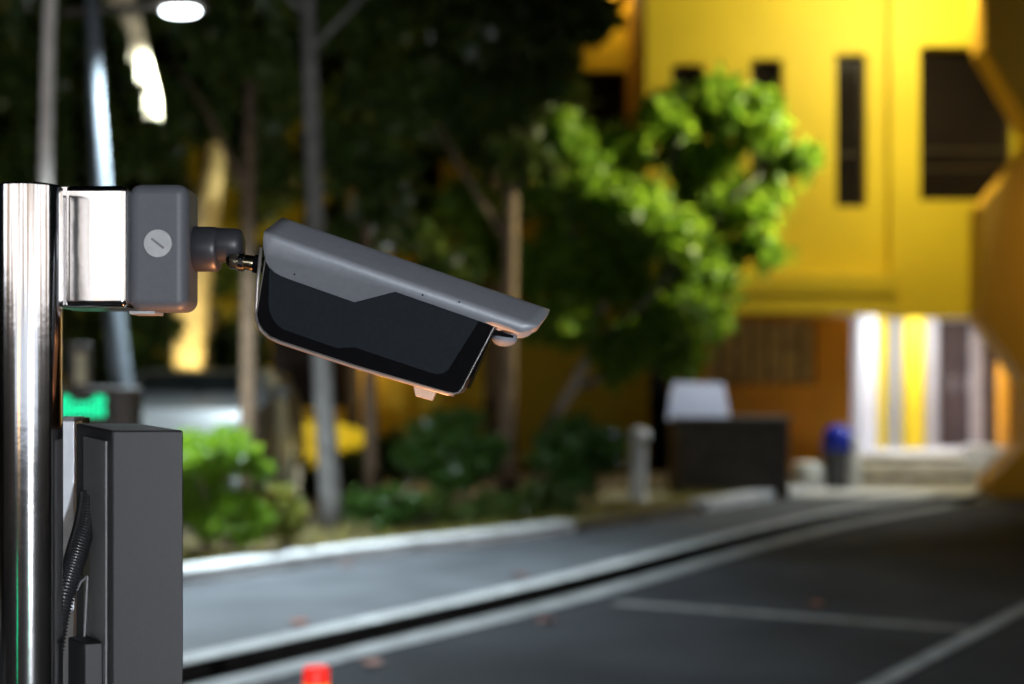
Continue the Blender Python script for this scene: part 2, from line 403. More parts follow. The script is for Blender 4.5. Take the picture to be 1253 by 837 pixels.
# pilaster right of the doorway
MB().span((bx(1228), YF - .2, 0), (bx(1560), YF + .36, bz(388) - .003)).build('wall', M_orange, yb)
hl_ = MB().span((hx(1075, YF + 1.2), YF + .42, 2.90), (hx(1175, YF + 1.2), YF + .62, 2.948)).build('ceiling_lamp', M_tubelens, yb)
lamp('hall_light', 'AREA', (hx(1125, YF + 1.2), YF + .52, 2.86), 120, (.88, .92, 1), yb, aim=(hx(1125, YF + 1.2), YF + 1.1, 0), size=1.0)

# scalloped screen wall on the right, with a floodlight behind its edge
YS = 20.0
prof = [(1205, -330), (1205, 58), (1264, 158), (1264, 176), (1203, 252), (1203, 392), (1258, 470), (1258, 542), (1212, 588), (1212, 618), (1700, 618), (1700, -330)]
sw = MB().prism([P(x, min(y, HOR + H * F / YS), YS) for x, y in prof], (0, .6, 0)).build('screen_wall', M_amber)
tag(sw, 'dark amber screen wall with a notched edge standing right of the lit doorway', 'wall')
fl = thing('floodlight', 'floodlight on a short arm at the top edge of the notched screen wall', 'floodlight', (6.35, 20.5, 8.2))
MB().box((6.35, 20.52, 8.24), (.34, .2, .16)).build('lamp_head', M_metalbox, fl, bevel=.02)
MB().box((6.35, 20.52, 8.148), (.28, .15, .02)).build('lens', M_floodlens, fl)
MB().tube([(6.4, 20.5, 8.36), (6.75, 20.5, 8.45)], .02).build('arm', M_metalbox, fl)
lamp('flood_light', 'SPOT', (6.35, 20.55, 8.10), 980, (1, .90, .52), fl, aim=(5.4, 23.3, 5.4), size=.12, spot=150, blend=.5)

tl = thing('street_lamp', 'street lamp post with a warm spotlight head on the right side of the road', 'street lamp', (8.8, 15.4, 0))  # added outside the view to brighten the leafy tree and screen wall
MB().tube([(8.8, 15.4, .002), (8.8, 15.4, 6.4)], [.09, .06], 14).build('pole', M_pole, tl, smooth=True)
MB().tube([(8.8, 15.4, 6.3), (8.4, 15.5, 6.45)], .03, 8).build('arm', M_metalbox, tl)
MB().box((8.3, 15.5, 6.5), (.3, .25, .14)).build('lamp_head', M_metalbox, tl, bevel=.02)
MB().box((8.22, 15.52, 6.42), (.14, .14, .02)).build('lens', M_floodlens, tl)
lamp('tree_light', 'SPOT', (8.16, 15.55, 6.36), 11500, (1, .93, .58), tl, aim=(2.8, 17.0, 4.2), size=.06, spot=33, blend=.8)

lamp('wall_light', 'SPOT', (8.4, 15.7, 6.36), 300, (1, .66, .26), tl, aim=(8.6, 20.0, 3.4), size=.06, spot=56, blend=.9)

wf = thing('floodlight', 'cool white floodlight on the front of the notched screen wall lighting the steps', 'floodlight', (8.2, YS - .3, 6.9))  # added outside the view to brighten the white board, bollard and steps
MB().box((8.2, YS - .3, 6.9), (.2, .25, .16)).build('lamp_head', M_metalbox, wf, bevel=.02)
MB().box((8.13, YS - .41, 6.808), (.14, .14, .02)).build('lens', M_ledlens, wf)
MB().tube([(8.3, YS - .2, 6.9), (8.35, YS + .0, 6.9)], .02).build('arm', M_metalbox, wf)
lamp('cool_light', 'SPOT', (8.0, YS - .55, 6.75), 1700, (.86, .94, 1), wf, aim=(3.0, 18.2, .4), size=.06, spot=54, blend=.9)

# warm wall lamp on the wing, hidden by the trees
wl = thing('wall_lantern', 'small warm wall lantern glowing on the amber wing behind the trees', 'lamp', (kx(430), yw - .2, 2.3))
MB().box((kx(430), yw - .06, 2.3), (.12, .11, .2)).build('bracket', M_metalbox, wl)
MB().lathe((kx(430), yw - .2, 2.18), [(.05, 0), (.08, .03), (.08, .17), (.04, .2)]).build('lens', M_warmlens, wl)
lamp('lantern_light', 'POINT', (kx(430), yw - .55, 2.2), 20, (1, .55, .18), wl, size=.1)

w2 = Vector((kx(735), yw - .5, 9.6))
wl2 = thing('wall_lantern', 'warm wall lantern high on the recessed wing beside the bright yellow facade', 'lamp', w2)  # added above the view to brighten the recessed wing
MB().box(w2 + Vector((0, .42, 0)), (.12, .15, .2)).build('bracket', M_metalbox, wl2)
MB().tube([w2 + Vector((0, .36, .05)), w2 + Vector((0, .02, .05))], .02).build('arm', M_metalbox, wl2)
MB().lathe(w2, [(.05, 0), (.08, .03), (.08, .17), (.04, .2)]).build('lens', M_warmlens, wl2)
lamp('lantern_light', 'POINT', w2 + Vector((0, -.1, -.25)), 50, (1, .76, .30), wl2, size=.12)

# ------------------------------------------------------------------ foliage
def leaf_mesh(name, clumps, n, size, seed, lump=.42, nsub=11, flat=.85, droop=.2):
    g = np.random.default_rng(seed); cs = []; rs = []
    for (c, r) in clumps:
        for _ in range(nsub):
            d = g.normal(size=3); d /= np.linalg.norm(d)
            cs.append(np.array(c) + d * r * (g.random() ** .5) * .85 * np.array([1, 1, flat])); rs.append(r * lump * (.6 + .7 * g.random()))
    cs = np.array(cs); rs = np.array(rs); wgt = rs ** 2; wgt /= wgt.sum()
    idx = g.choice(len(cs), n, p=wgt)
    d = g.normal(size=(n, 3)); d /= np.linalg.norm(d, axis=1)[:, None]
    pos = cs[idx] + d * (rs[idx] * g.random(n) ** .45)[:, None] * np.array([1, 1, .75])
    ax = g.normal(size=(n, 3)); ax[:, 2] -= droop; ax /= np.linalg.norm(ax, axis=1)[:, None]
    up = g.normal(size=(n, 3)) * .7; up[:, 2] += 1
    sd = np.cross(ax, up); sd /= np.linalg.norm(sd, axis=1)[:, None] + 1e-9
    nm = np.cross(sd, ax)
    L = (size * (.6 + .8 * g.random(n)))[:, None]
    v = np.empty((n, 4, 3))
    v[:, 0] = pos; v[:, 1] = pos + ax * L * .45 + sd * L * .27 + nm * L * .07; v[:, 2] = pos + ax * L; v[:, 3] = pos + ax * L * .45 - sd * L * .27 + nm * L * .07
    me = bpy.data.meshes.new(name)
    me.vertices.add(n * 4); me.vertices.foreach_set('co', v.reshape(-1))
    me.loops.add(n * 4); me.loops.foreach_set('vertex_index', np.arange(n * 4, dtype=np.int32))
    me.polygons.add(n); me.polygons.foreach_set('loop_start', np.arange(0, n * 4, 4, dtype=np.int32)); me.polygons.foreach_set('loop_total', np.full(n, 4, dtype=np.int32))
    me.update(); me.validate()
    return me
def C(px, py, Y, rp): return (P(px, py, Y), rp * Y / F)
def tree(name, label, cat, base, trunk, limbs, clumps, n, size, lm, bark, seed, group=None, **k):
    t = thing(name, label, cat, base, group)
    m = MB(); m.tube([p for p, r in trunk], [r for p, r in trunk], 10)
    m.build('trunk', bark, t, smooth=True)
    if limbs:
        m = MB()
        for L in limbs: m.tube([p for p, r in L], [r for p, r in L], 6)
        m.build('limbs', M_bark if bark is M_barkp else bark, t, smooth=True, kind='stuff')
    if clumps:
        link('crown', leaf_mesh('crown', clumps, n, size, seed, **k), lm, t, kind='stuff')
    return t
# the bright tree before the facade
YT = 17.0
gz = .16
base = G(655, 615, gz); base.y = YT; base.x = (655 - CX) * YT / F
tp = [(Vector((base.x, YT, gz - .05)), .10), (P(672, 520, YT), .085), (P(700, 475, YT), .075), (P(722, 432, YT), .065), (P(735, 380, YT), .05), (P(760, 300, YT), .035)]
lb = [[(P(722, 432, YT), .05), (P(800, 360, YT - .4), .03), (P(870, 270, YT - .2), .015)], [(P(735, 380, YT), .04), (P(700, 290, YT), .025), (P(690, 210, YT), .012)],
      [(P(700, 475, YT), .05), (P(760, 455, YT + .3), .04), (P(820, 400, YT + .2), .02), (P(900, 330, YT), .01)], [(P(760, 300, YT), .03), (P(820, 200, YT), .02), (P(850, 130, YT), .008)],
      [(P(800, 360, YT - .4), .02), (P(900, 240, YT - .3), .015), (P(960, 190, YT), .007)]]
cl = [C(815, 142, YT, 40), C(880, 130, YT + .3, 48), C(930, 150, YT, 45), C(975, 195, YT, 32), C(770, 175, YT, 40), C(690, 175, YT - .3, 42), C(720, 230, YT, 60),
      C(850, 200, YT + .6, 60), C(910, 250, YT, 55), C(930, 295, YT, 36), C(790, 270, YT - .5, 75), C(690, 300, YT, 55), C(860, 320, YT, 60), C(740, 345, YT, 65),
      C(810, 390, YT - .3, 65), C(870, 385, YT, 40), C(690, 390, YT, 50), C(760, 430, YT, 42), C(830, 440, YT, 32), C(600, 300, YT + .3, 40), C(570, 250, YT + .5, 40), C(640, 330, YT, 40)]
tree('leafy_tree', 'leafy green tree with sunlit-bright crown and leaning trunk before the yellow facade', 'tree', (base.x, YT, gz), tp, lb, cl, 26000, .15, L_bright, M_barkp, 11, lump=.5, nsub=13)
# dark trees of the garden
def trunkline(pts): return [(P(x, y, Y), r) for x, y, Y, r in pts]
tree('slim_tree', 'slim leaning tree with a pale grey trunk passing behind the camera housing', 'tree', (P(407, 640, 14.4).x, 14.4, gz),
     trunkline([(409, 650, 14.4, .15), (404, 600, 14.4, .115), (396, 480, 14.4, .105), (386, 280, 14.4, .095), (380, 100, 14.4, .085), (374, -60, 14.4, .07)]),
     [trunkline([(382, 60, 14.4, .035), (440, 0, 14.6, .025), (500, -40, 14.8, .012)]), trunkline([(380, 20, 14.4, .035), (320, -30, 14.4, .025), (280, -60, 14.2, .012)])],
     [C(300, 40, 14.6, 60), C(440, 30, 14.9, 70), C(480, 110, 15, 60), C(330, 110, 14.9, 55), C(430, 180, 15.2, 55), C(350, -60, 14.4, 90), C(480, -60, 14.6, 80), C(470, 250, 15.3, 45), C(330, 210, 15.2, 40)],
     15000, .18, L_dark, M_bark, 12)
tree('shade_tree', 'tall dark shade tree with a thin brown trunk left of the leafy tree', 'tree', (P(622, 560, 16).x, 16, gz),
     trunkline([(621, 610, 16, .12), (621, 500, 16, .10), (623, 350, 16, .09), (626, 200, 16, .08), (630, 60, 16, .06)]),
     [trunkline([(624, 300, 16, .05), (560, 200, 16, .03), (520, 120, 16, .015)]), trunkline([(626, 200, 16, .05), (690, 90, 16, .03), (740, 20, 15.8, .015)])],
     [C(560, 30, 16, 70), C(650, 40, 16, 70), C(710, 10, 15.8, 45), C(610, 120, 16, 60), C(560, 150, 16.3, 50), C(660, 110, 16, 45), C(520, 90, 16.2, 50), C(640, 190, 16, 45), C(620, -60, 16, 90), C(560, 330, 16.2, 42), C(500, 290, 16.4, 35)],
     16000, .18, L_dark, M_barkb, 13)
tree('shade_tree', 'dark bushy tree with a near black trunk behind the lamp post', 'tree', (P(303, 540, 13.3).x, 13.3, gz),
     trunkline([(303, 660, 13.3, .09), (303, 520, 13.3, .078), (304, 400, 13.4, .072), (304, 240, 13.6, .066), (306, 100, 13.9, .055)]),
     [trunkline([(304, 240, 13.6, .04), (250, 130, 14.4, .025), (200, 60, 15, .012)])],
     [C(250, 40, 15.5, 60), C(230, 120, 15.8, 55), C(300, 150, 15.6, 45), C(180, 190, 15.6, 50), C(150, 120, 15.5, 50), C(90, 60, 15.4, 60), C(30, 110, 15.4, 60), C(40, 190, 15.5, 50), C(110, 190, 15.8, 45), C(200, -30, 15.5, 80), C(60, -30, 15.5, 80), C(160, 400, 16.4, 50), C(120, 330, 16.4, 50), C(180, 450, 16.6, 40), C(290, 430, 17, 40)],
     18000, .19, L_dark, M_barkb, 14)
tree('slim_tree', 'thin dark bare trunk between the pale trunk and the brown trunk', 'tree', (P(452, 600, 15.2).x, 15.2, gz),
     trunkline([(455, 618, 15.2, .085), (453, 500, 15.2, .07), (451, 380, 15.2, .065), (449, 280, 15.2, .05), (452, 180, 15.2, .03)]), [],
     [C(440, 280, 15.6, 38), C(430, 330, 15.6, 30), C(480, 220, 15.6, 40)], 1500, .15, L_dark, M_barkb, 15)

for k, (px, lab, cl) in enumerate([(60, 'broad dark tree far behind the slender palm at the left edge', [(20, 40, 110), (110, 20, 100), (60, 180, 90), (150, 150, 80), (20, 300, 80), (120, 300, 70), (60, 400, 60)]),
        (250, 'broad dark tree behind the golden palm trunk', [(210, 20, 100), (310, 10, 90), (250, 120, 60), (330, 110, 80), (340, 220, 60), (180, 240, 60), (290, 330, 40), (350, 320, 50)]),
        (430, 'broad dark tree behind the pale grey trunk, high above the camera housing', [(400, 20, 100), (480, 30, 100), (420, 140, 80), (500, 150, 60), (450, 240, 60), (400, 300, 45), (520, 270, 45), (410, 370, 40)]),
        (600, 'broad dark tree whose crown shades the amber wing beside the yellow facade', [(570, 20, 100), (660, 10, 80), (590, 130, 80), (650, 140, 60), (590, 250, 60), (640, 330, 50), (560, 360, 40)])]):
    YT2 = 21.3 + .25 * k
    tree('backdrop_tree', lab, 'tree', (P(px, 600, YT2).x, YT2, gz), [(Vector((P(px, 600, YT2).x, YT2, gz - .05)), .13), (P(px + 4, 300, YT2), .10), (P(px, 60, YT2), .06)], [],
         [C(x, y, YT2 + .4 * (q % 3), r) for q, (x, y, r) in enumerate(cl)], 11000, .24, L_dark, M_barkb, 70 + k)

# palms
pl = thing('palm_tree', 'slender palm with pale trunk at far left and dry fronds hanging by the street lamp', 'palm', (P(52, 640, 12).x, 12, gz))
MB().tube([P(52, 692, 12), P(53, 400, 12), P(56, 200, 12), P(60, 30, 12), P(66, -90, 12)], [.075, .06, .055, .05, .045], 10).build('trunk', M_palepalm, pl, smooth=True)
def frond(name, parent, pts, length, n, m, seed, drop=.8, wd=.02):
    g = random.Random(seed); q = MB(); pts = smooth_line([Vector(p) for p in pts], 8)
    q.tube(pts, [.018 * (1 - i / len(pts)) + .004 for i in range(len(pts))], 5)
    for i in range(n):
        t = .15 + .85 * i / n; k = min(int(t * (len(pts) - 1)), len(pts) - 2); p = pts[k].lerp(pts[k + 1], t * (len(pts) - 1) - k)
        d = (pts[k + 1] - pts[k]).normalized(); side = d.cross(Vector((0, .3, 1))).normalized() * (1 if i % 2 else -1)
        dr = (side * (1 - drop) + d * .35 + Vector((g.uniform(-.15, .15), g.uniform(-.25, .25), -drop))).normalized()
        L = length * (.6 + .5 * g.random()) * (1 - .4 * abs(t - .5)); wv = dr.cross(Vector((g.uniform(-.4, .4), 1, 0))).normalized() * wd
        b = q.bm; a0 = b.verts.new(p - wv * .6); a1 = b.verts.new(p + wv * .6); m0 = b.verts.new(p + dr * L * .5 - wv); m1 = b.verts.new(p + dr * L * .5 + wv); e = b.verts.new(p + dr * L + Vector((0, 0, -.08 * L)))
        b.faces.new((a0, a1, m1, m0)); b.faces.new((m0, m1, e))
    return q.build(name, m, parent, solid=.003)
frond('dry_frond', pl, [P(66, -80, 12), P(120, -60, 11.6), P(160, -10, 11.3), P(178, 60, 11.2), P(186, 92, 11.2)], .42, 150, M_dry, 3, .93, .022)
frond('dry_frond', pl, [P(66, -85, 12), P(110, -80, 11.6), P(140, -40, 11.3), P(160, 20, 11.2), P(172, 62, 11.15)], .36, 60, M_dry, 4, .9, .02)
for k in range(7):
    a = k * .9 + .3
    o = Vector((math.cos(a), math.sin(a), 0)); b0 = P(66, -90, 12)
    frond('frond', pl, [b0, b0 + o * .6 + Vector((0, 0, .35)), b0 + o * 1.3 + Vector((0, 0, .2)), b0 + o * 1.9 + Vector((0, 0, -.5))], .4, 60, L_dark, 20 + k, .55, .018)
YQ = 19.5
rp = thing('palm_tree', 'thick smooth palm trunk glowing golden behind the parked car', 'palm', (P(228, 600, YQ).x, YQ, gz))
MB().tube([P(224, 605, YQ), P(227, 520, YQ), P(229, 460, YQ), P(231, 400, YQ), P(235, 335, YQ), P(250, 270, YQ), P(262, 210, YQ), P(266, 130, YQ), P(270, -40, YQ)],
          [.19, .19, .21, .255, .27, .20, .14, .12, .11], 16).build('trunk', M_palmbark, rp, smooth=True)
for k in range(7):
    a = k * .9; o = Vector((math.cos(a), math.sin(a), 0)); b0 = P(270, -40, YQ)
    frond('frond', rp, [b0, b0 + o * .7 + Vector((0, 0, .5)), b0 + o * 1.5 + Vector((0, 0, .4)), b0 + o * 2.2 + Vector((0, 0, -.5))], .45, 60, L_dark, 40 + k, .5, .02)
c0 = Vector((P(240, 600, 18.4).x, 18.45, .32))
sp = thing('garden_spotlight', 'small warm ground spotlight aimed at the thick golden palm trunk', 'spotlight', (c0.x, c0.y, gz))
MB().tube([(c0.x, c0.y, gz - .02), (c0.x, c0.y, .26)], .02).build('spike', M_metalbox, sp)
dv = (P(234, 400, YQ) - c0).normalized()
MB().tube([c0 - dv * .06, c0 + dv * .08], [.045, .06], 14).build('lamp_head', M_metalbox, sp, smooth=False)
MB().tube([c0 + dv * .081, c0 + dv * .088], .052, 14).build('lens', M_warmlens, sp)
lamp('spot_light', 'SPOT', c0 + dv * .12, 900, (1, .78, .34), sp, aim=P(244, 315, YQ), size=.04, spot=70)

# shrubs
def shrub(name, label, px, py, Y, clumps, n, size, lm, seed, bark=M_barkb, **k):
    b = Vector(((px - CX) * Y / F, Y, gz))
    t = thing(name, label, 'shrub', b)
    m = MB()
    for q, (c, r) in enumerate(clumps[:6]):
        m.tube([b + Vector((.06 * (q % 3 - 1), 0, -.04)), b.lerp(c, .55) + Vector((.03, 0, .02)), c], [.018, .012, .006], 6)
    m.build('stems', bark, t, kind='stuff')
    link('crown', leaf_mesh('crown', clumps, n, size, seed, **k), lm, t, kind='stuff')
    return t
shrub('shrub', 'bright lime green shrub just right of the dark cabinet, under the street lamp', 255, 650, 11.6,
      [C(240, 560, 11.5, 38), C(280, 555, 11.6, 34), C(315, 572, 11.7, 20), C(255, 590, 11.8, 32), C(215, 570, 11.8, 40), C(225, 615, 11.8, 30)], 15000, .055, L_lime, 31, lump=.42, nsub=28)
shrub('shrub', 'yellow green shrub with a few browning leaves on the grass near the kerb', 285, 680, 11.6,
      [C(275, 615, 11.6, 34), C(262, 645, 11.5, 26), C(298, 646, 11.6, 25), C(310, 628, 11.6, 24)], 9000, .05, L_lime, 32, lump=.42, nsub=24)
shrub('shrub', 'pale olive shrub with tan leaves left of the pale trunk foot', 348, 665, 12.0,
      [C(345, 615, 12.0, 27), C(363, 632, 12.0, 21), C(330, 640, 12.0, 22), C(350, 648, 12.0, 18)], 4500, .05, L_mix, 33, lump=.34, nsub=20)
shrub('round_shrub', 'rounded dark green shrub left of the brown trunk, below the camera housing', 550, 620, 15,
      [C(550, 535, 15, 48), C(510, 555, 15, 34), C(595, 555, 15, 34), C(550, 580, 14.9, 42)], 12000, .06, L_bush, 34, lump=.28, nsub=34)
shrub('round_shrub', 'rounded green shrub at the foot of the leafy tree beside the white bollard', 705, 620, 15.4,
      [C(705, 540, 15.4, 50), C(670, 550, 15.4, 34), C(742, 550, 15.4, 34), C(705, 580, 15.3, 40)], 12000, .06, L_bush, 35, lump=.28, nsub=34)
for k, (px, py, Y, lab) in enumerate([(470, 615, 13.6, 'low dark shrub right of the pale trunk foot'), (530, 625, 14.0, 'low dark shrub in front of the rounded shrub left of the brown trunk'),
                                      (600, 622, 14.6, 'low dark shrub between the two rounded shrubs'), (660, 612, 15.0, 'low dark shrub with pinkish blooms by the kerb')]):
    shrub('low_shrub', lab, px, 650, Y, [C(px, py, Y, 30), C(px - 28, py + 6, Y, 22), C(px + 28, py + 4, Y, 24), C(px, py + 18, Y - .1, 20)], 2400, .075, L_bush if k == 0 else L_dark, 50 + k)
shrub('tall_hedge_shrub', 'dark bushy shrub behind the parked car left of the near black trunk', 150, 560, 18,
      [C(150, 470, 18, 50), C(90, 440, 18, 60), C(60, 350, 18, 60), C(180, 520, 18, 50), C(120, 520, 18, 50)], 4500, .13, L_dark, 61)
shrub('tall_hedge_shrub', 'dim dark shrub against the amber wing between the two slim trunks', 430, 600, 18.5,
      [C(430, 575, 18.5, 34), C(480, 560, 18.5, 40), C(370, 585, 18.5, 30), C(330, 560, 18.5, 26)], 3500, .11, L_dark, 62)
# dry grass along the kerb
def grass():
    g = np.random.default_rng(5); n = 12000; a = [Vector((p.x, p.y, 0)) for p in off(A, -.29, 0)]
    vs = []; fs = []
    for i in range(n):
        t = g.random() * (len(a) - 1.01); k = int(t); p = a[k].lerp(a[k + 1], t - k); q = poly_normal(a, k)
        p = p - q * (g.random() ** 1.5 * 1.5); h = .05 + .08 * g.random(); an = g.random() * 6.28
        wv = Vector((math.cos(an), math.sin(an), 0)) * .006; tip = p + Vector((g.normal() * .035, g.normal() * .035, gz + h)); p.z = gz - .005
        s = len(vs); vs += [p - wv, p + wv, tip]; fs.append((s, s + 1, s + 2))
    me = bpy.data.meshes.new('grass'); me.from_pydata(vs, [], fs); return me
tag(link('grass', grass(), L_grass), 'short dry grass along the garden kerb', 'grass', kind='stuff')

# ------------------------------------------------------------------ street lamp
YL = 11.0
lp = thing('street_lamp', 'leaning grey lamp post with a glowing white LED head on a side arm', 'street lamp', (P(170, 690, YL).x, YL, gz))
pb = P(172, 692, YL); pb.z = gz - .03
MB().tube([pb, P(150, 478, YL), P(128, 290, YL), P(117, 120, YL), P(112, -20, YL)], [.095, .085, .075, .06, .05], 16).build('pole', M_pole, lp, smooth=True)
MB().tube([pb, pb + Vector((-.005, 0, .06))], [.16, .15], 16).build('base_plate', M_metalbox, lp)
ha = P(221, 13, YL)
MB().tube([P(74, 16, YL), P(113, 13, YL), P(160, 9, YL), P(196, 6, YL)], .03, 10).build('arm', M_metalbox, lp, smooth=True)
MB().box(ha + Vector((0, 0, .045)), (.40, .24, .06)).build('lamp_head', M_metalbox, lp, bevel=.02)
MB().sphere(ha + Vector((0, 0, -.005)), .145, (1, .45, .26), 20, 12).build('lens', M_ledlens, lp, smooth=True)
lamp('led_light', 'SPOT', ha + Vector((0, 0, -.12)), 3000, (.78, .92, 1.0), lp, aim=ha + Vector((.2, -.3, -4)), size=.12, spot=142, blend=1.0)

# ------------------------------------------------------------------ display post with green characters
YK = 8.6
kk = thing('display_post', 'dark ticket post with a glowing green character display behind the steel post', 'display', (P(112, 640, YK).x, YK, 0))
MB().span(P(70, 474, YK), P(160, 474, YK) + Vector((0, .28, 0)) + Vector((0, 0, -(P(0, 474, YK).z) + .02))).build('casing', M_metalbox, kk, bevel=.015)
MB().span(P(70, 479, YK) + Vector((.01, -.012, 0)), P(140, 516, YK)).build('screen', M_black, kk)
m = MB()
def led(x0, y0, x1, y1): m.span(P(x0, y0, YK) + Vector((0, -.022, 0)), P(x1, y1, YK) + Vector((0, -.013, 0)))
for (x0, x1, y0) in ((73, 77, 486), (79, 83, 484), (85, 88, 487), (90, 94, 494), (96, 100, 492), (102, 106, 493), (108, 112, 492), (114, 117, 487), (119, 123, 484), (125, 129, 485)):
    led(x0, y0, x1, y0 + (509 - y0) * .42); led(x0, y0 + (509 - y0) * .54, x1, 509)
m.build('characters', M_green, kk, kind='stuff')
MB().span(P(83, 420, YK + .1), P(113, 474, YK + .2)).build('side_panel', M_metalbox, kk, bevel=.01)
MB().span(P(92, 432, YK + .08), P(106, 470, YK + .099)).build('notice', M_stone, kk)

# ------------------------------------------------------------------ parked car
YC = 14.0
cxm = P(205, 500, YC).x
car = thing('parked_car', 'silver parked car facing forward, half hidden by the lime green shrub', 'car', (cxm, YC, gz))
def cx_(x, y, z): return Vector((cxm + x, YC + y, gz + z))
side = [(0, .35), (0, 1.0), (.10, 1.2), (1.0, 1.31), (1.6, 1.58), (2.3, 1.62), (3.2, 1.55), (3.5, 1.1), (3.55, .35)]
m = MB(); b = m.bm; rows = []
for sx in (-.84, -.80, .80, .84):
    rows.append([b.verts.new(cx_(sx * (1 if z < 1.35 else .84), y, z - (.0 if abs(sx) < .82 else .03))) for y, z in side])
for p, q in zip(rows, rows[1:]):
    for i in range(len(side)): b.faces.new((p[i], p[(i + 1) % len(side)], q[(i + 1) % len(side)], q[i]))
b.faces.new(rows[0]); b.faces.new(rows[-1][::-1])
m.build('body', M_carpaint, car, bevel=.04)
m = MB(); m.prism([cx_(-.68, 1.08, 1.352), cx_(.68, 1.08, 1.352), cx_(.60, 1.52, 1.55), cx_(-.60, 1.52, 1.55)], (0, -.012, .012)); m.build('windscreen', M_carglass, car)
for s in (-1, 1):
    MB().sphere(cx_(s * .62, .04, 1.0), .13, (1.1, .5, .6)).build('headlight', M_lens, car, smooth=True)
    MB().sphere(cx_(s * .92, 1.25, 1.36), .1, (1, .5, .7)).build('mirror', M_carpaint, car, smooth=True)
    for yy in (.75, 2.8):
        wh = MB().tube([cx_(s * .66, yy, .31), cx_(s * .86, yy, .31)], .31, 20).build('wheel', M_black, car)
        MB().tube([cx_(s * .861, yy, .31), cx_(s * .875, yy, .31)], .19, 16).build('rim', M_steelgrey, wh)
    MB().tube([cx_(s * .35 - .3, 1.02, 1.335), cx_(s * .35 + .1, 1.25, 1.44)], .012, 6).build('wiper', M_black, car)
MB().span(cx_(-.45, -.02, .6), cx_(.45, .0, .9)).build('grille', M_black, car)
MB().span(cx_(-.82, -.06, .35), cx_(.82, .08, .5)).build('bumper', M_carpaint, car, bevel=.03)

# ------------------------------------------------------------------ low wall, bollards, box, bin
MB_ = MB().prism([P(318, 580, 20), P(318, 520, 20), P(400, 514, 20), P(462, 535, 20), P(462, 580, 20)], (0, .25, 0))
tag(MB_.build('low_wall', M_yellow, None), 'low yellow ramp wall behind the pale leaning trunk', 'wall')
gl = thing('ground_lamp', 'warm ground lamp lighting the low yellow ramp wall', 'lamp', (P(392, 600, 19.2).x, 19.2, gz))
MB().lathe((gl.location.x, 19.2, gz - .01), [(.08, 0), (.08, .12), (.05, .14)]).build('casing', M_metalbox, gl)
MB().lathe((gl.location.x, 19.2, gz + .131), [(.045, 0), (.045, .012)]).build('lens', M_warmlens, gl)
lamp('ground_light', 'SPOT', (gl.location.x, 19.2, gz + .2), 4, (1, .62, .2), gl, aim=P(392, 530, 20), size=.04, spot=100)

YB = 17.2
wb = thing('garden_bollard', 'white garden bollard with a rounded cap between the round shrub and the dark box', 'bollard', (P(781, 600, YB).x, YB, gz))
MB().lathe((wb.location.x, YB, gz - .02), [(.15, 0), (.15, .06), (.10, .1), (.095, .75), (.10, .78)]).build('shaft', M_ceramic, wb, smooth=False)
MB().lathe((wb.location.x, YB, gz + .762), [(.14, 0), (.15, .04), (.13, .1), (.06, .15), (.01, .16)]).build('cap', M_ceramic, wb, smooth=True)
st = MB(); st.prism([G(728, 620, .1), G(812, 618, .1), G(822, 606, .1), G(745, 607, .1)], (0, 0, .10))
tag(st.build('stone_slab', M_stone, None, bevel=.02), 'pale yellowish stone slab at the foot of the white bollard', 'slab')

YX = 18.6
ub = thing('utility_box', 'dark weathered utility box beside the path under a white sheet', 'utility box', (P(892, 590, YX).x, YX, ZP))
a = P(826, 516, YX); b2 = P(966, 516, YX)
MB().span((a.x, YX, ZP - .02), (b2.x, YX + .9, a.z)).build('cabinet', M_metalbox, ub, bevel=.02)
MB().span((a.x - .03, YX - .04, a.z + .002), (b2.x + .03, YX + .93, a.z + .06)).build('lid', M_binbody, ub, bevel=.01)
wdt = (b2.x - a.x) / 3
for k in range(3):
    MB().span((a.x + k * wdt + .03, YX - .02, ZP + .08), (a.x + (k + 1) * wdt - .03, YX - .001, a.z - .06)).build('door', M_metalbox, ub, bevel=.006)
MB().tube([P(829, 600, YX - .06), P(829, 512, YX - .06)], .02, 8).build('corner_post', M_barkb, ub)
ws = MB(); ws.prism([P(816, 514, YX + .1), P(893, 514, YX + .1), P(886, 472, YX + .45), P(822, 470, YX + .45)], (0, .05, .03))
wso = tag(ws.build('white_sheet', M_sheet, None, bevel=.01), 'white board propped on top of the dark utility box', 'board')

YI = 20.4
bn = thing('waste_bin', 'grey waste bin with a bright blue lid by the steps', 'bin', (P(1026, 590, YI).x, YI, ZP))
MB().lathe((bn.location.x, YI, ZP), [(.13, 0), (.17, .02), (.20, .52), (.20, .55)]).build('bin_body', M_binbody, bn, smooth=False)
MB().lathe((bn.location.x, YI, ZP + .552), [(.225, 0), (.235, .06), (.23, .2), (.18, .3), (.08, .36), (.01, .37)]).build('lid', M_blue, bn, smooth=True)
jg = tag(MB().lathe((P(1042, 560, YI).x, YI - .12, ZP + .002), [(.09, 0), (.10, .03), (.10, .50), (.05, .56), (.085, .6), (.10, .66), (.085, .73), (.02, .76)]).build('ornament', M_ceramic, None, smooth=True), 'small white rounded ornament touching the blue lidded bin', 'ornament')
wp = tag(MB().lathe((P(989, 580, YI).x, YI, ZP + .002), [(.16, 0), (.22, .05), (.24, .25), (.21, .36), (.17, .38)]).build('planter', M_ceramic, None, smooth=True), 'squat white planter pot left of the blue lidded bin', 'planter')

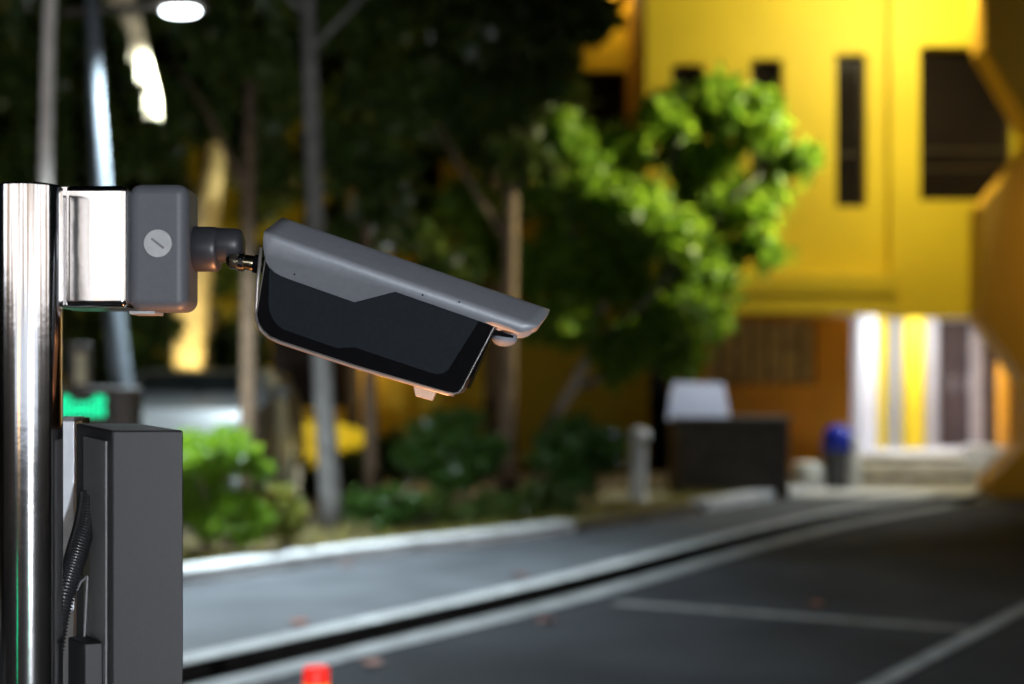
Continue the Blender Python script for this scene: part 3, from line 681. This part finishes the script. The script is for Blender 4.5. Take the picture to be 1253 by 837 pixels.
# red marker post on the road
YR = 4.6
rpz = H - (815 - HOR) * YR / F
rx = P(387, 815, YR).x
rd = thing('marker_post', 'glowing red warning post with an orange lit band below its top', 'marker post', (rx, YR, 0))
MB().lathe((rx, YR, 0), [(.10, 0), (.10, .02), (.05, .05), (.043, .07), (.043, rpz - .01), (.036, rpz)], 20).build('post', M_red, rd, smooth=False)
MB().lathe((rx, YR, rpz - .11), [(.0445, 0), (.0445, .055)], 20).build('band', M_bandlit, rd)

# fallen leaves
for k, (px, py, z, sz, lab) in enumerate([(365, 765, ZP, .085, 'reddish fallen leaf on the footpath near the dark cabinet'), (668, 762, 0, .07, 'brown fallen leaf on the road just below the gutter strip'),
                                          (636, 706, ZP, .08, 'dull fallen leaf on the middle of the footpath'), (425, 694, ZP, .07, 'small pinkish leaf lying by the garden kerb'),
                                          (455, 815, 0, .07, 'dark fallen leaf on the road right of the red marker post'), (1000, 742, 0, .07, 'brown fallen leaf on the road beside the worn stop line')]):
    c = G(px, py, z); q = MB(); an = k * 1.3
    ring = [c + Vector((math.cos(an + t) * sz * (1 if i % 2 else .6), math.sin(an + t) * sz * (1 if i % 2 else .6), .014 + .01 * (i % 3))) for i, t in enumerate([j * math.pi / 4 for j in range(8)])]
    q.prism(ring, (0, 0, .003)); tag(q.build('fallen_leaf', M_deadleaf), lab, 'leaf', 'fallen leaves on the ground')

# ------------------------------------------------------------------ gatehouse behind the viewer (seen in the polished steel)
gh = thing('gatehouse', 'white gatehouse with a row of brightly lit windows facing the barrier', 'building', (-4, -13, 0))
# windows
wins = [(-15.5 + k * 2.6, -12.94 + k * 2.6, 2.5, 4.7) for k in range(17)] + [(-15.5 + k * 2.6, -12.94 + k * 2.6, 1.05, 2.38) for k in range(17)]
wall_holes(-17, 30, 0, 5.2, -13.3, -13, wins).build('wall', M_gate, gh)
for k, (x0, x1, z0, z1) in enumerate(wins):
    f = MB(); t = .025
    f.span((x0, -13.2, z0), (x0 + t, -13.05, z1)); f.span((x1 - t, -13.2, z0), (x1, -13.05, z1)); f.span((x0 + t, -13.19, z0), (x1 - t, -13.06, z0 + t)); f.span((x0 + t, -13.19, z1 - t), (x1 - t, -13.06, z1))
    fo = f.build('window', M_steelgrey, gh)
    MB().span((x0 + t, -13.14, z0 + t), (x1 - t, -13.12, z1 - t)).build('pane', M_litpane if k < 17 else (M_warmpane if k in (20, 25) else M_dimpane), fo)
for k in range(10):
    y0 = -12.9 + (k % 5) * 2.8; xw = -11 if k < 5 else 14; sg = -1 if k < 5 else 1
    MB().span((xw + .3 * sg, y0, 0), (xw, y0 + 2.795, 2.5)).build('wall', M_gate, gh); MB().span((xw + .3 * sg, y0, 4.7), (xw, y0 + 2.795, 5.2)).build('wall', M_gate, gh)
    f = MB(); f.span((xw + .28 * sg, y0, 2.502), (xw + .05 * sg, y0 + .03, 4.698)); f.span((xw + .28 * sg, y0 + 2.76, 2.502), (xw + .05 * sg, y0 + 2.79, 4.698))
    fo = f.build('window', M_steelgrey, gh)
    MB().span((xw + .2 * sg, y0 + .03, 2.502), (xw + .17 * sg, y0 + 2.76, 4.698)).build('pane', M_litpane, fo)
MB().span((-17.5, -19, 5.2), (30.5, -12.4, 5.45)).build('roof', M_steelgrey, gh)

wg = thing('wall_lamp', 'cool white lamp on the gatehouse wall shining over the barrier', 'lamp', (4.6, -12.6, 0))  # added behind the viewer as fill light for the camera housing
MB().box((4.6, -12.85, .9), (.5, .28, .12)).build('lamp_head', M_metalbox, wg, bevel=.02)
MB().box((4.6, -12.70, .9), (.42, .02, .09)).build('lens', M_tubelens, wg)
lamp('gate_light', 'SPOT', (4.6, -12.60, .9), 6400, (.90, .95, 1), wg, aim=(-.4, 1.9, 1.5), size=.15, spot=26, blend=.6)

# ------------------------------------------------------------------ steel post
YP = 1.80
pr = 38.5 * YP / F
pc = P(34.5, 226, YP); pc.y = YP + pr * .2
sp_ = thing('steel_post', 'polished steel tube post at the left edge carrying the camera clamp', 'post', (pc.x, pc.y, 0))
MB().lathe((pc.x, pc.y, 0), [(pr, .02), (pr, pc.z - .003), (pr - .003, pc.z)], 64).build('tube', M_chrome, sp_, smooth=False).modifiers.new('ws', 'EDGE_SPLIT').split_angle = R(30)
for p in sp_.children[0].data.polygons: p.use_smooth = True
MB().lathe((pc.x, pc.y, 0), [(.09, .001), (.09, .015), (.06, .019)], 32).build('base_flange', M_steelgrey, sp_)

# ------------------------------------------------------------------ the camera on its bracket
Y0 = 1.90; s_ = Y0 / F; WD = .15
EU = Vector((.9455, 0, -.3256)); EV = Vector((-.3256, 0, -.9455)); O = P(330, 264, Y0)
def D(u, v, w=0.): return O + EU * (u * s_) + EV * (v * s_) + Vector((0, w, 0))
cm = thing('security_camera', 'grey plate reading camera housing with a notched sun visor on a bracket arm', 'camera', D(150, 70, .07))
# visor shell
from bisect import bisect
def interp(tb, v):
    if v <= tb[0][0]: return tb[0][1]
    for (a, fa), (b, fb) in zip(tb, tb[1:]):
        if v <= b: return fa + (fb - fa) * (v - a) / (b - a)
    return tb[-1][1]
U0 = [(0, 4), (8, 1), (20, .6), (26, 2)]; U1 = [(0, 362), (10, 359.5), (20, 354.5), (26, 350)]
rs_ = 26; W0, W1 = -.006, WD + .006
sec = [(v_, W0 + q_ * s_) for v_, q_ in ((26, 0), (24, .3), (22, 1.3), (20.3, 3.2), (18.4, 6.5), (-2.5, 52), (-5, 59), (-6.5, 65), (-7, 71))]
sec = sec + [(v_, WD - w_) for v_, w_ in sec[::-1]]
m = MB(); b = m.bm; NU = 24; rows = []
for v_, w_ in sec: rows.append([b.verts.new(D(interp(U0, v_) + (interp(U1, v_) - interp(U0, v_)) * i / NU, v_, w_)) for i in range(NU + 1)])
for p, q in zip(rows, rows[1:]):
    for i in range(NU): b.faces.new((p[i], p[i + 1], q[i + 1], q[i]))
hem = [(347, 31), (341.5, 35.5), (335, 38), (301, 38.6), (176, 38), (133, 66.4), (56, 65.8), (38, 65.3), (29, 63.6), (21, 60), (15.5, 55), (11, 48.5), (7, 41), (4, 34)]
for row, w_ in ((rows[0], W0), (rows[-1], W1)):
    hv = [b.verts.new(D(u_, v_, w_)) for u_, v_ in hem]
    b.faces.new(row + hv)
vis = m.build('visor', M_visor, cm, smooth=True, solid=.0025)
# housing
body = [(6, 22), (302, 22), (305.5, 38), (292.5, 124), (290, 130), (285, 133.5), (276, 135), (161, 140.5), (62, 142.2), (48, 141), (37, 136.5), (28, 129), (22.5, 119)]
MB().prism([D(u_, v_, 0) for u_, v_ in body], (0, WD, 0)).build('housing', M_body, cm, bevel=.0014, seg=3)
def inset(poly, d):
    n = len(poly); r = []
    cu = sum(p[0] for p in poly) / n; cv = sum(p[1] for p in poly) / n
    for i in range(n):
        a, p, c = Vector(poly[i - 1]), Vector(poly[i]), Vector(poly[(i + 1) % n])
        n1 = Vector((-(p - a).y, (p - a).x)).normalized(); n2 = Vector((-(c - p).y, (c - p).x)).normalized()
        nn = (n1 + n2); nn /= max(nn.dot(n1), .3)
        r.append((p.x + nn.x * d, p.y + nn.y * d))
    return r
gp = inset(body, 2.0)
MB().prism([D(u_, v_, -.0009) for u_, v_ in gp], (0, .002, 0)).build('side_glass', M_gloss, cm, bevel=.0004, seg=2)
panel = [(20, 52), (23, 68), (33.5, 101), (38, 110), (45, 118.5), (52, 123), (61, 126), (131, 126.3), (150.5, 118.4), (250, 117.4), (258, 116), (264, 112.5), (268, 107), (284, 38), (284, 30), (150, 30)]
MB().prism([D(u_, v_, -.0016) for u_, v_ in panel], (0, .001, 0)).build('side_panel', M_panel, cm)
# front face glass, lens and lamp under the visor
MB().prism([D(296, 121, .012), D(304.5, 44, .012), D(304.5 + 1.4, 44, .012), D(297.4, 121, .012)], (0, WD - .024, 0)).build('front_glass', M_gloss, cm)
MB().sphere(D(320, 47, .05), .0155, (1.15, 1.3, .75), 24, 14).build('lamp_dome', M_lens, cm, smooth=True)
MB().prism([D(303, 41, .02), D(330, 41, .02), D(330, 44, .02), D(303, 49, .02)], (0, .06, 0)).build('dome_mount', M_gloss, cm)
trim = [(2, 40), (12, 82), (20.5, 112), (25.5, 125), (34, 135.5), (47, 141), (62, 142.6), (161, 141), (230, 137.6), (276, 135.2), (285, 133.5)]
MB().tube([D(u_, v_, .004) for u_, v_ in trim], .0024, 10).build('edge_trim', M_trim, cm, smooth=True)
# lug and small fittings below
lug = [(231, 136.8), (262, 135), (261, 150), (239, 151)]
MB().prism([D(u_, v_, .018) for u_, v_ in lug], (0, .03, 0)).build('lug', M_lug, cm, bevel=.0012)
for u_ in (182, 190):
    MB().sphere(D(u_, 140.2, .012), .0026, (1, 1, 1), 10, 8).build('rivet', M_screw, cm, smooth=True)
for u_, v_ in ((82, 141.6), (155, 140.6)):
    MB().prism([D(u_ - 2.5, v_, .004), D(u_ + 2.5, v_, .004), D(u_ + 2.5, v_ + 2.2, .004), D(u_ - 2.5, v_ + 2.2, .004)], (0, .01, 0)).build('clip', M_trim, cm)
for u_ in (193.5, 201.5):
    MB().sphere(D(u_, -.3, .05), .0022, (1, 1, .9), 10, 8).build('screw', M_screw, cm, smooth=True)
for u_, v_ in ((53, 58), (209, 31), (254, 24.5)):
    MB().tube([D(u_, v_, W0 - .0003), D(u_, v_, W0 + .002)], .0012, 10).build('pin_hole', M_gloss, cm)
# ball joint and socket arm
MB().sphere(P(287, 319, 1.925), .0115, (1, 1, 1), 20, 14).build('joint_ball', M_gloss, cm, smooth=True)
MB().tube([P(282, 319.5, 1.916), P(304, 321.5, 1.916), P(326, 325, 1.916)], .0105, 18).build('joint_stem', M_brass, cm, smooth=True)
MB().tube([P(293, 320.3, 1.916), P(299, 321, 1.916)], .0128, 20).build('joint_collar', M_screw, cm)
MB().tube([P(311, 322.5, 1.916), P(318, 323.8, 1.916)], .0125, 18).build('joint_nut', M_gloss, cm)
arm_ = MB(); arm_.tube([P(232, 305, 1.934), P(262, 305, 1.934), P(266, 305, 1.934), P(268.5, 305, 1.934), P(269.5, 305, 1.934)], [.0308, .0304, .0297, .0280, .024], 40)
arm_.tube([P(255, 300.5, 1.933), P(289, 299.5, 1.933), P(294, 299.5, 1.933), P(297, 299.5, 1.933), P(298.5, 299.5, 1.933)], [.0248, .0222, .0205, .0170, .012], 36)
arm_.build('arm', M_arm, cm, smooth=True)
# bracket cap, plug, clamp
ca, cb = P(156, 224, 1.885), P(229, 380, 1.885)
MB().span((ca.x, 1.885, cb.z), (cb.x, 1.962, ca.z)).build('bracket_cap', M_grey, cm, bevel=.0155, seg=6)
pgc = P(193.5, 298, 1.884)
MB().tube([pgc + Vector((0, .004, 0)), pgc + Vector((0, -.0022, 0)), pgc + Vector((0, -.003, 0))], [.0187, .0187, .0178], 32).build('plug', M_plug, cm)
rt = Matrix.Rotation(R(38), 3, 'Y')
MB().box(pgc + Vector((0, -.0031, 0)), (.021, .0008, .0032), rt).build('plug_slot', M_case2, cm)
na, nb = P(158, 380.5, 1.9), P(189, 384.5, 1.9)
MB().span((na.x, 1.9, nb.z), (nb.x, 1.95, na.z)).build('nut', M_plug, cm, bevel=.001)
ka, kb = P(79, 226.5, 1.868), P(154.6, 375, 1.868)
MB().span((ka.x, 1.868, kb.z), (kb.x, 2.0, ka.z)).build('clamp', M_chrome2, cm, bevel=.008, seg=5)
MB().span((P(73, 0, 1.872).x, 1.872, kb.z), (ka.x + .003, 1.99, ka.z)).build('clamp_band', M_chrome, cm, bevel=.002)
ma, mb_ = P(72, 372.5, 1.9), P(160, 377, 1.9)
MB().span((ma.x, 1.89, mb_.z), (mb_.x, 1.99, kb.z - .0002)).build('clamp_base', M_brass, cm)

# ------------------------------------------------------------------ cabinet at lower left
YA = 1.80
def K(px, Y, z): return Vector(((px - CX) * Y / F, Y, z))
zt = H - (527 - HOR) * YA / F
cab = thing('barrier_cabinet', 'dark grey metal cabinet with a rubber conduit beside the steel post', 'cabinet', K(150, 1.9, 0))
p0 = K(137, YA, 0); p1 = K(224.5, YA + .012, 0); p3 = K(93, YA + .20, 0); p2 = p1 + (p3 - p0)
zb = .02
m = MB(); b = m.bm
for zz in (zb, zt): pass
lo = [b.verts.new((p.x, p.y, zb)) for p in (p0, p1, p2, p3)]
hi = [b.verts.new((p.x, p.y, z_)) for p, z_ in ((p0, zt), (p1, zt), (p2, zt + .003), (p3, zt + .004))]
b.faces.new(lo[::-1]); b.faces.new(hi)
for i in range(4): b.faces.new((lo[i], lo[(i + 1) % 4], hi[(i + 1) % 4], hi[i]))
m.build('casing', M_case, cab, bevel=.0028, seg=3)
# side plate with the cable opening, side light put into its paler colour
dv = (p3 - p0); dn = Vector((dv.y, -dv.x, 0)).normalized()
if dn.x > 0: dn = -dn
def SP(t, z, o=0.): q = p0 + dv * t + dn * o; q.z = z; return q
def zpx(t, py): Y = (p0 + dv * t).y; return H - (py - HOR) * Y / F
z_top = zt - .014
m = MB(); m.prism([SP(.10, zb + .02, .0005), SP(.10, z_top, .0005), SP(.70, z_top + .002, .0005), SP(.70, zpx(.7, 600), .0005), SP(.52, zpx(.52, 607), .0005), SP(.52, zb + .02, .0005)], dn * .003)
m.build('side_plate', M_case2, cab, bevel=.001)
m = MB(); m.prism([SP(.54, zpx(.6, 612), .0006), SP(.74, zpx(.74, 600), .0006), SP(.74, .3, .0006), SP(.54, .3, .0006)], dn * .001)
m.build('cable_opening', M_black, cab)
# pale rail behind
ra, rb_ = P(70, 515, 2.06), P(91, 515, 2.06)
MB().span((ra.x, 2.06, .02), (rb_.x, 2.10, ra.z)).build('rail', M_rail, cab, bevel=.002)
MB().span((ra.x - .002, 2.055, ra.z + .0005), (rb_.x + .001, 2.105, ra.z + .006)).build('rail_cap', M_case2, cab)
MB().span((P(48, 512, 2.14).x, 2.14, .02), (P(96, 512, 2.14).x, 2.2, P(0, 511, 2.14).z)).build('back_panel', M_case, cab, bevel=.002)
# conduit
cp = smooth_line([P(109, 608, 1.93), P(104, 640, 1.90), P(95, 672, 1.87), P(85, 705, 1.85), P(74, 745, 1.83), P(66, 790, 1.82), P(60, 845, 1.81), P(57, 960, 1.81), P(62, 1250, 1.84)], 30)
NR = len(cp)
MB().tube(cp, [.0128 + .0018 * math.cos(i * math.pi / 1.5) for i in range(NR)], 18).build('conduit', M_conduit, cab, smooth=True)
# latch frame and small junction box
def LF(px, py): return P(px, py, 1.87)
m = MB()
m.tube([LF(88, 783), LF(103, 783)], .0018, 8); m.tube([LF(103, 783), LF(105, 745), LF(107, 705)], .0018, 8); m.tube([LF(107, 705), LF(99, 712), LF(94, 722)], .0018, 8)
m.build('latch_wire', M_case2, cab)
ja, jb = P(82, 790, 1.84), P(126, 790, 1.80)
m = MB(); m.prism([K(83, 1.87, .02), K(104, 1.82, .02), K(126, 1.83, .02), K(106, 1.89, .02)], (0, 0, P(0, 788, 1.82).z - .02)); m.build('junction_box', M_case, cab, bevel=.002)
# warm reflector lamp on the plinth below the housing
bl = thing('barrier_lamp', 'small amber warning lamp on the low barrier motor box below the housing', 'lamp', (-.27, 2.16, 0))
MB().span((-.42, 2.03, .0), (-.12, 2.35, .60)).build('motor_box', M_orangeband, bl, bevel=.02)
MB().lathe((-.27, 2.16, .601), [(.05, 0), (.05, .02), (.04, .05), (.015, .06)]).build('lens', M_warmlens, bl, smooth=True)
lamp('amber_light', 'SPOT', (-.27, 2.16, .70), 80, (1, .40, .15), bl, aim=(-.16, 1.96, 1.62), size=.03, spot=44, blend=.5)

# bollards added unseen behind the viewer; green strips give the steel post streaks
for k, (x, y) in enumerate([(.55, -3.0), (-2.6, -2.2)]):
    ab = thing('access_bollard', ['black bollard with a vertical green light strip behind the viewpoint', 'black bollard with a vertical green light strip left of the viewpoint'][k], 'bollard', (x, y, 0), 'access bollards at the barrier')
    MB().lathe((x, y, 0), [(.09, .001), (.09, .92), (.07, .95)]).build('shaft', M_black, ab)
    MB().span((x - .09, y + .085, .42), (x + .09, y + .10, .82)).build('light_strip', M_green, ab)
